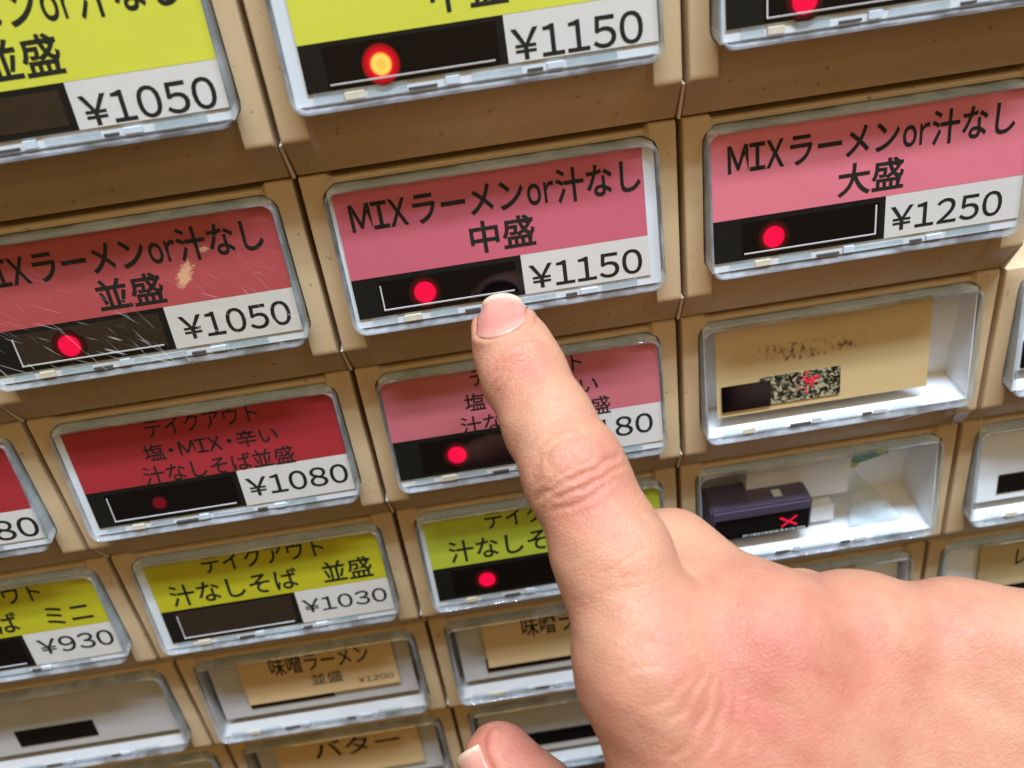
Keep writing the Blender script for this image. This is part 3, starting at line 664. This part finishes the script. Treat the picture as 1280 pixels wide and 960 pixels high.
def surface_nets(D):
    S = D < 0
    nx, ny, nz = D.shape
    c = np.zeros((nx-1, ny-1, nz-1), np.int8)
    for i in (0, 1):
        for j in (0, 1):
            for k in (0, 1): c += S[i:nx-1+i, j:ny-1+j, k:nz-1+k]
    act = (c > 0) & (c < 8); idx = -np.ones(c.shape, np.int64); cells = np.argwhere(act); idx[act] = np.arange(len(cells))
    acc = np.zeros((len(cells), 3)); cnt = np.zeros(len(cells))
    co = [(i, j, k) for i in (0, 1) for j in (0, 1) for k in (0, 1)]
    for p in co:
        for ax in range(3):
            if p[ax]: continue
            q = list(p); q[ax] = 1
            a = D[cells[:, 0]+p[0], cells[:, 1]+p[1], cells[:, 2]+p[2]]; b = D[cells[:, 0]+q[0], cells[:, 1]+q[1], cells[:, 2]+q[2]]
            m = (a < 0) != (b < 0); t = np.where(m, a/np.where(a == b, 1, a-b), 0)
            v = np.array(p, float)[None].repeat(len(cells), 0); v[:, ax] += t
            acc[m] += v[m]; cnt[m] += 1
    verts = LO+VX*(cells+acc/cnt[:, None])
    quads = []
    for ax in range(3):
        b, c2 = [(1, 2), (2, 0), (0, 1)][ax]
        sl0 = [slice(None)]*3; sl1 = [slice(None)]*3; sl0[ax] = slice(0, -1); sl1[ax] = slice(1, None)
        A, B = S[tuple(sl0)], S[tuple(sl1)]
        e = np.argwhere(A != B)
        ok = (e[:, b] > 0) & (e[:, c2] > 0) & (e[:, b] < D.shape[b]-1) & (e[:, c2] < D.shape[c2]-1); e = e[ok]
        flip = A[tuple(e.T)]
        def at(db, dc):
            f = e.copy(); f[:, b] -= db; f[:, c2] -= dc; return idx[tuple(f.T)]
        q = np.stack([at(0, 0), at(1, 0), at(1, 1), at(0, 1)], 1)
        q[~flip] = q[~flip][:, ::-1]; quads.append(q)
    return verts, np.concatenate(quads)
hv, hq = surface_nets(D)
hq = hq[(hq >= 0).all(1)]
# keep the one connected skin surface
lab = np.arange(len(hv))
while True:
    l2 = lab.copy(); mq = lab[hq].min(1)
    for i in range(4): np.minimum.at(l2, hq[:, i], mq)
    l2 = l2[l2]; l2 = l2[l2]
    if (l2 == lab).all(): break
    lab = l2
main = np.bincount(lab).argmax(); keep = lab == main
remap = -np.ones(len(hv), np.int64); remap[keep] = np.arange(keep.sum()); hv = hv[keep]; hq = remap[hq]; hq = hq[(hq >= 0).all(1)]
# relax
E_ = np.concatenate([hq[:, [0, 1]], hq[:, [1, 2]], hq[:, [2, 3]], hq[:, [3, 0]]])
def lap(v, lam):
    s = np.zeros_like(v); n = np.zeros(len(v))
    np.add.at(s, E_[:, 0], v[E_[:, 1]]); np.add.at(s, E_[:, 1], v[E_[:, 0]]); np.add.at(n, E_[:, 0], 1); np.add.at(n, E_[:, 1], 1)
    return v+lam*(s/np.maximum(n, 1)[:, None]-v)
for _ in range(5): hv = lap(hv, .5); hv = lap(hv, -.52)
for _ in range(2): hv = lap(hv, .5)

def normals(v):
    a = v[hq[:, 2]]-v[hq[:, 0]]; b = v[hq[:, 3]]-v[hq[:, 1]]; fn = np.cross(a, b); n = np.zeros_like(v)
    for i in range(4): np.add.at(n, hq[:, i], fn)
    return n/np.maximum(np.linalg.norm(n, axis=1), 1e-9)[:, None]
nn = normals(hv)
# local frame of the index finger: s along the bones from the tip, q across
path = [J['tip'], J['dip'], J['mid'], J['pip'], J['prox'], J['mcp']]
bs = np.full(len(hv), 1e9); ss = np.zeros(len(hv)); qq = np.zeros(len(hv)); acc_ = 0.0
for a, b in zip(path, path[1:]):
    ab = b-a; L_ = np.linalg.norm(ab); u = ab/L_; t = np.clip((hv-a)@u, 0, L_) if b is not path[-1] else np.clip((hv-a)@u, 0, L_)
    if a is path[0]: t = np.clip((hv-a)@u, -12, L_)
    w = hv-a-t[:, None]*u; d = np.linalg.norm(w, axis=1)
    side = np.cross(u, BACK); side /= np.linalg.norm(side)
    m = d < bs-1e-6; bs[m] = d[m]; ss[m] = acc_+t[m]; qq[m] = (w@side)[m]; acc_ += L_
S_DIP = np.linalg.norm(J['dip']-J['tip']); S_PIP = S_DIP+np.linalg.norm(J['mid']-J['dip'])+np.linalg.norm(J['pip']-J['mid'])
S_MCP = S_PIP+np.linalg.norm(J['prox']-J['pip'])+np.linalg.norm(J['mcp']-J['prox'])
near = np.clip((14-bs)/2.5, 0, 1)
dors = np.clip((nn@BACK-.05)/.4, 0, 1)
def sn(a, b): return np.sin(a*1.7+b)*.5+np.sin(a*3.1+b*2.3)*.3+np.sin(a*.63+b*4.1)*.6
disp = np.zeros(len(hv)); pinkm = np.zeros(len(hv))
def crease(s0, amp, wdt, curve, q0, q1, seed, tilt=0):
    global disp
    c = s0+curve*(qq-(q0+q1)/2)**2/20+.35*sn(qq, seed)*.8+tilt*qq
    g = np.exp(-((ss-c)/wdt)**2)
    win = np.clip((qq-q0)/2, 0, 1)*np.clip((q1-qq)/2, 0, 1)
    ridge = np.exp(-((ss-c-1.5*wdt)/(wdt*1.3))**2)*.4
    disp += (-amp*g+amp*ridge)*win*near*dors
for i, (s0, amp, wd, cu, a, b) in enumerate([(S_DIP-1.0, .30, .45, .25, -7, 5), (S_DIP+.9, .42, .5, .2, -7.5, 7), (S_DIP+2.8, .34, .5, -.1, -6, 7.5), (S_DIP-2.8, .16, .4, .3, -4, 4), (S_DIP+5.0, .14, .5, -.3, -3, 7),
      (S_DIP+7, .07, .5, .3, -6, 0),
      (S_PIP-6.2, .16, .55, .9, -6.5, 6.5), (S_PIP-3.6, .22, .5, .5, -4, 6), (S_PIP-1.4, .40, .5, .3, -8, 8), (S_PIP+.4, .30, .45, .1, -5, 6.5), (S_PIP+2.0, .44, .55, -.15, -9, 8.5),
      (S_PIP+3.9, .32, .5, -.3, -9, 7), (S_PIP+5.8, .24, .5, -.5, -6, 7), (S_PIP+7.9, .12, .5, -.6, -7, 4)]):
    crease(s0, amp, wd, cu, a, b, i*1.3, .05)
for i in range(26):                       # fine skin folds across the base of the finger and the knuckle
    crease(S_PIP+12+i*1.9+random.uniform(-.5, .5), random.uniform(.03, .09), random.uniform(.35, .55), random.uniform(-.3, .3), random.uniform(-9, -2), random.uniform(2, 10), i*2.1, random.uniform(-.25, .3))
# folds of loose skin fanning out from the web between index and middle finger, and over the knuckle
pa = (hv-np.array(CP))@np.array(right); pb = (hv-np.array(CP))@np.array(up)
def fold(x0, y0, x1, y1, amp, wd, bend, seed):
    global disp
    a0, b0, a1, b1 = x0, y0, x1, y1; L_ = math.hypot(a1-a0, b1-b0); ux, uy = (a1-a0)/L_, (b1-b0)/L_
    t = (pa-a0)*ux+(pb-b0)*uy; q = -(pa-a0)*uy+(pb-b0)*ux
    q = q-bend*np.sin(np.clip(t/L_, 0, 1)*math.pi)-.3*np.sin(t*1.1+seed)
    win = np.clip(t/3, 0, 1)*np.clip((L_-t)/5, 0, 1)*(dors > .05)*(hv[:, 1] < -60)
    disp += (-amp*np.exp(-(q/wd)**2)+amp*.5*np.exp(-((q-1.5*wd)/(wd*1.2))**2))*win
for i, f in enumerate([(29.7, -42.8, 21.4, -52.1, .20, .50, .8), (31.2, -43.5, 23.5, -56.8, .22, .55, 1.0), (32.7, -44.1, 27.8, -57.5, .24, .55, .9), (34.4, -44.5, 32.0, -58.5, .18, .6, .6),
        (36.4, -45.5, 36.0, -57.0, .15, .6, .4), (27.0, -44.0, 17.5, -50.0, .14, .5, .6), (25.0, -41.0, 14.0, -44.5, .13, .5, .4), (24.0, -38.5, 13.0, -41.0, .12, .45, .4),
        (29.0, -49.0, 20.0, -60.0, .13, .5, 1.0), (26.0, -56.0, 18.5, -63.0, .12, .55, .5), (45, -43, 52, -52, .10, .8, .8), (58, -39, 66, -50, .10, .8, 1.0)]):
    fold(*f, i*1.7)
# knuckle pad swelling
disp += .35*np.exp(-((ss-S_PIP)/5.5)**2)*near*dors*np.exp(-(qq/6)**2)
# nail frames
hn = hv.copy()
def nail_frame(a, b, tilt):
    u = (J[a]-J[b]); u /= np.linalg.norm(u); n = tilt-u*(tilt@u); n /= np.linalg.norm(n); return u, n, np.cross(u, n)
uI, nI, sI = nail_frame('tip', 'dip', BACK+np.array([.02, 0, 0])); uI, sI = uI*math.cos(.26)+sI*math.sin(.26), sI*math.cos(.26)-uI*math.sin(.26); cI = J['tip']+uI*.3+sI*.3
uT, nT, sT = nail_frame('thtip', 'thip', np.array([-.80, .10, .42])); cT = J['thtip']+uT*.6
for c_, u, n, s_, hw, la, lb in ((cI, uI, nI, sI, 5.2, 6.0, -7.6), (cT, uT, nT, sT, 5.6, 6.0, -6)):
    r = hv-c_; A = r@u; Bq = r@s_; C_ = r@n
    e = np.maximum(np.abs(Bq)/hw, np.where(A < 0, np.sqrt((A/lb)**2*1.0+(Bq/hw)**2*.8), 0))
    m = (C_ > 0) & (A < la+2) & (A > lb-3)
    disp += np.where(m, .38*np.exp(-((e-1.13)/.11)**2), 0)-np.where(m & (e < 1), .34, 0)
    pinkm += np.where((C_ > -4) & (np.linalg.norm(r, axis=1) < 11), .55, 0)
# broad soft unevenness
disp += .10*np.sin(hv[:, 0]*.55+hv[:, 2]*.4)*np.sin(hv[:, 1]*.5+hv[:, 2]*.3)
hv = hv+nn*(disp*1.0)[:, None]

me = bpy.data.meshes.new('hand'); me.vertices.add(len(hv)); me.vertices.foreach_set('co', (hv*MM).astype(np.float32).ravel())
me.loops.add(hq.size); me.loops.foreach_set('vertex_index', hq.astype(np.int32).ravel())
me.polygons.add(len(hq)); me.polygons.foreach_set('loop_start', np.arange(0, hq.size, 4, dtype=np.int32))
me.polygons.foreach_set('use_smooth', np.ones(len(hq), bool)); me.update(calc_edges=True); me.validate()
# natural redness of the skin: knuckles, finger end, thumb
def blob(p, r): return np.exp(-(np.linalg.norm(hv-np.array(p), axis=1)/r)**2)
red = .9*blob(J['tip'], 7)+.75*blob(J['dip']+BACK*7, 6)+1.0*blob(J['pip']+BACK*7+np.array([2, 0, -1]), 8)+.25*blob(J['prox'], 9)+.8*blob(J['mcp']+BACK*6+np.array([6, 0, -6]), 15)\
    + .8*blob(J['mmcp']+BACK*8, 13)+.6*blob(J['rmcp']+BACK*6, 12)+.5*blob(J['pmcp'], 12)+1.1*blob(J['thtip'], 15)+.35*blob((150, -95, -80), 22)+.7*blob(J['web'], 13)
red = np.clip(red+.12*np.sin(hv[:, 0]*.31)*np.sin(hv[:, 2]*.37+1), 0, 1)
sv = me.attributes.new('finger_uv', 'FLOAT_VECTOR', 'POINT')
sv.data.foreach_set('vector', np.stack([ss*.9, qq*.16, near*dors], 1).astype(np.float32).ravel())
at = me.attributes.new('redness', 'FLOAT', 'POINT'); at.data.foreach_set('value', red.astype(np.float32))
m, nt, b = new_mat('skin'); me.materials.append(m)
ra = N(nt, 'ShaderNodeAttribute'); ra.attribute_name = 'redness'
g = N(nt, 'ShaderNodeTexCoord')
n1 = N(nt, 'ShaderNodeTexNoise'); n1.inputs['Scale'].default_value = 190; n1.inputs['Detail'].default_value = 6; n1.inputs['Roughness'].default_value = .65
n2 = N(nt, 'ShaderNodeTexVoronoi'); n2.inputs['Scale'].default_value = 1500; n2.feature = 'DISTANCE_TO_EDGE'
n3 = N(nt, 'ShaderNodeTexNoise'); n3.inputs['Scale'].default_value = 900; n3.inputs['Detail'].default_value = 4
nw = N(nt, 'ShaderNodeTexNoise'); nw.inputs['Scale'].default_value = 300
for n in (n1, n3, nw): nt.links.new(g.outputs['Object'], n.inputs['Vector'])
wv = N(nt, 'ShaderNodeMix', data_type='VECTOR'); wv.inputs['Factor'].default_value = .0012
ad = N(nt, 'ShaderNodeVectorMath', operation='MULTIPLY_ADD'); ad.inputs[1].default_value = (.0012,)*3
nt.links.new(nw.outputs['Color'], ad.inputs[0]); nt.links.new(g.outputs['Object'], ad.inputs[2]); nt.links.new(ad.outputs[0], n2.inputs['Vector'])
nt.nodes.remove(wv)
c1 = N(nt, 'ShaderNodeMix', data_type='RGBA'); c1.inputs['A'].default_value = (.51, .262, .150, 1); c1.inputs['B'].default_value = (.45, .150, .098, 1)
fa = N(nt, 'ShaderNodeMath', operation='MULTIPLY_ADD'); fa.inputs[1].default_value = 1.35; fa.inputs[2].default_value = -.60
nt.links.new(n1.outputs['Fac'], fa.inputs[0])
fb = N(nt, 'ShaderNodeMath', operation='ADD', use_clamp=True); nt.links.new(fa.outputs[0], fb.inputs[0])
fc = N(nt, 'ShaderNodeMath', operation='MULTIPLY'); fc.inputs[1].default_value = .80; nt.links.new(ra.outputs['Fac'], fc.inputs[0]); nt.links.new(fc.outputs[0], fb.inputs[1])
nt.links.new(fb.outputs[0], c1.inputs['Factor']); nt.links.new(c1.outputs['Result'], b.inputs['Base Color'])
b.inputs['Roughness'].default_value = .48; b.inputs['Specular IOR Level'].default_value = .30
b.inputs['Subsurface Weight'].default_value = .28; b.inputs['Subsurface Radius'].default_value = (1, .35, .18); b.inputs['Subsurface Scale'].default_value = .0022
h1 = N(nt, 'ShaderNodeMath', operation='MULTIPLY_ADD'); h1.inputs[1].default_value = 1.1
nt.links.new(n3.outputs['Fac'], h1.inputs[0])
mr2 = N(nt, 'ShaderNodeMapRange'); mr2.inputs[2].default_value = .25; nt.links.new(n2.outputs['Distance'], mr2.inputs[0]); nt.links.new(mr2.outputs[0], h1.inputs[2])
fu = N(nt, 'ShaderNodeAttribute'); fu.attribute_name = 'finger_uv'
fz = N(nt, 'ShaderNodeSeparateXYZ'); nt.links.new(fu.outputs['Vector'], fz.inputs[0])
fn = N(nt, 'ShaderNodeTexNoise', noise_dimensions='2D'); fn.inputs['Scale'].default_value = 1.0; fn.inputs['Detail'].default_value = 4; fn.inputs['Roughness'].default_value = .6; fn.inputs['Distortion'].default_value = .3
nt.links.new(fu.outputs['Vector'], fn.inputs['Vector'])
ft = N(nt, 'ShaderNodeMath', operation='MULTIPLY'); nt.links.new(fn.outputs['Fac'], ft.inputs[0]); nt.links.new(fz.outputs['Z'], ft.inputs[1])
n4 = N(nt, 'ShaderNodeTexNoise'); n4.inputs['Scale'].default_value = 1; n4.inputs['Detail'].default_value = 4; n4.inputs['Roughness'].default_value = .6
mp4 = N(nt, 'ShaderNodeMapping'); mp4.inputs['Rotation'].default_value = (0, .5, 0); mp4.inputs['Scale'].default_value = (230, 300, 620)
nt.links.new(g.outputs['Object'], mp4.inputs[0]); nt.links.new(mp4.outputs[0], n4.inputs['Vector'])
fs = N(nt, 'ShaderNodeMath', operation='MULTIPLY_ADD'); fs.inputs[1].default_value = 1.8; nt.links.new(ft.outputs[0], fs.inputs[0])
f4 = N(nt, 'ShaderNodeMath', operation='MULTIPLY_ADD'); f4.inputs[1].default_value = 1.3; nt.links.new(n4.outputs['Fac'], f4.inputs[0]); nt.links.new(h1.outputs[0], f4.inputs[2]); nt.links.new(f4.outputs[0], fs.inputs[2])
bp = N(nt, 'ShaderNodeBump'); bp.inputs['Strength'].default_value = .42; bp.inputs['Distance'].default_value = .00016
nt.links.new(fs.outputs[0], bp.inputs['Height']); nt.links.new(bp.outputs[0], b.inputs['Normal'])
person = bpy.data.objects.new('person', me); COL.objects.link(person); person.location = (0, 0, ZO)
person['label'] = 'bare hand pointing with the index finger at the pink ¥1150 button, thumb tucked below'; person['category'] = 'hand'
# nails: curved plates laid on the finger surface
bvh = BVHTree.FromPolygons([tuple(v) for v in hv], [tuple(int(i) for i in q) for q in hq])
m, nt, b = new_mat('nail'); b.inputs['Roughness'].default_value = .24; b.inputs['Coat Weight'].default_value = .25
b.inputs['Subsurface Weight'].default_value = .2; b.inputs['Subsurface Scale'].default_value = .001; b.inputs['Subsurface Radius'].default_value = (1, .4, .3)
na = N(nt, 'ShaderNodeAttribute'); na.attribute_name = 'along'
rp_ = N(nt, 'ShaderNodeValToRGB'); e = rp_.color_ramp.elements
e[0].position = .0; e[0].color = (.56, .31, .23, 1); e[1].position = 1; e[1].color = (.60, .42, .27, 1)
x = e.new(.25); x.color = (.54, .21, .155, 1); x = e.new(.6); x.color = (.55, .25, .18, 1); x = e.new(.86); x.color = (.57, .30, .21, 1); x = e.new(.95); x.color = (.64, .46, .32, 1)
nt.links.new(na.outputs['Fac'], rp_.inputs[0]); nt.links.new(rp_.outputs[0], b.inputs['Base Color'])
g = N(nt, 'ShaderNodeAttribute'); g.attribute_name = 'across'
n = N(nt, 'ShaderNodeTexNoise'); n.noise_dimensions = '1D'; n.inputs['Scale'].default_value = 14; nt.links.new(g.outputs['Fac'], n.inputs['W'])
bp = N(nt, 'ShaderNodeBump'); bp.inputs['Strength'].default_value = .25; bp.inputs['Distance'].default_value = .0002
nt.links.new(n.outputs['Fac'], bp.inputs['Height']); nt.links.new(bp.outputs[0], b.inputs['Normal'])
def make_nail(c_, u, n, s_, hw, la, lb):
    NA, NB = 22, 18; V = []; al = []; ac = []; last = {}
    for i in range(NA+1):
        A0 = i/NA
        for j in range(NB+1):
            q = -1+2*j/NB
            a0 = lb*math.sqrt(max(0, 1-.75*q*q)); a1 = la-1.1*q*q          # rounded root, gently rounded free edge
            A = a0+(a1-a0)*A0; Bq = q*hw*(1-.06*A0)
            o_ = c_+u*A+s_*Bq+n*30
            hit = bvh.ray_cast(Vector(o_), Vector(-n), 60)
            hgt = (np.array(hit[0])-c_)@n if hit[0] else None
            ref = 6.2*(1-(Bq/9.5)**2*1.0)-.02*A*A
            if A > la-2.2 and j in last: hgt = last[j]-.16*(A-last[('A', j)])      # free edge stands clear of the skin
            elif hgt is None: hgt = last.get(j, 4)
            else: last[j] = hgt; last[('A', j)] = A
            edge = max(0, abs(q)-.75)/.25
            V.append(c_+u*A+s_*Bq+n*(hgt+.32-.36*edge-(.30 if i == 0 else 0))); al.append(A0); ac.append(q)
    V = np.array(V).reshape(NA+1, NB+1, 3)
    for _ in range(4):
        V2 = V.copy(); V2[1:-1, 1:-1] = (V[:-2, 1:-1]+V[2:, 1:-1]+V[1:-1, :-2]+V[1:-1, 2:])/4; V = V2
    V = V.reshape(-1, 3)
    F = [[i*(NB+1)+j, i*(NB+1)+j+1, (i+1)*(NB+1)+j+1, (i+1)*(NB+1)+j] for i in range(NA) for j in range(NB)]
    o = mk('fingernail', V.tolist(), F, 'nail', person)
    for p in o.data.polygons: p.use_smooth = True
    for nm, d_ in (('along', al), ('across', ac)):
        a_ = o.data.attributes.new(nm, 'FLOAT', 'POINT'); a_.data.foreach_set('value', d_)
    s = o.modifiers.new('solid', 'SOLIDIFY'); s.thickness = .0004; s.offset = 0
    return o
make_nail(cI, uI, nI, sI, 5.0, 6.0, -7.6)
make_nail(cT, uT, nT, sT, 4.8, 4.6, -6.0)
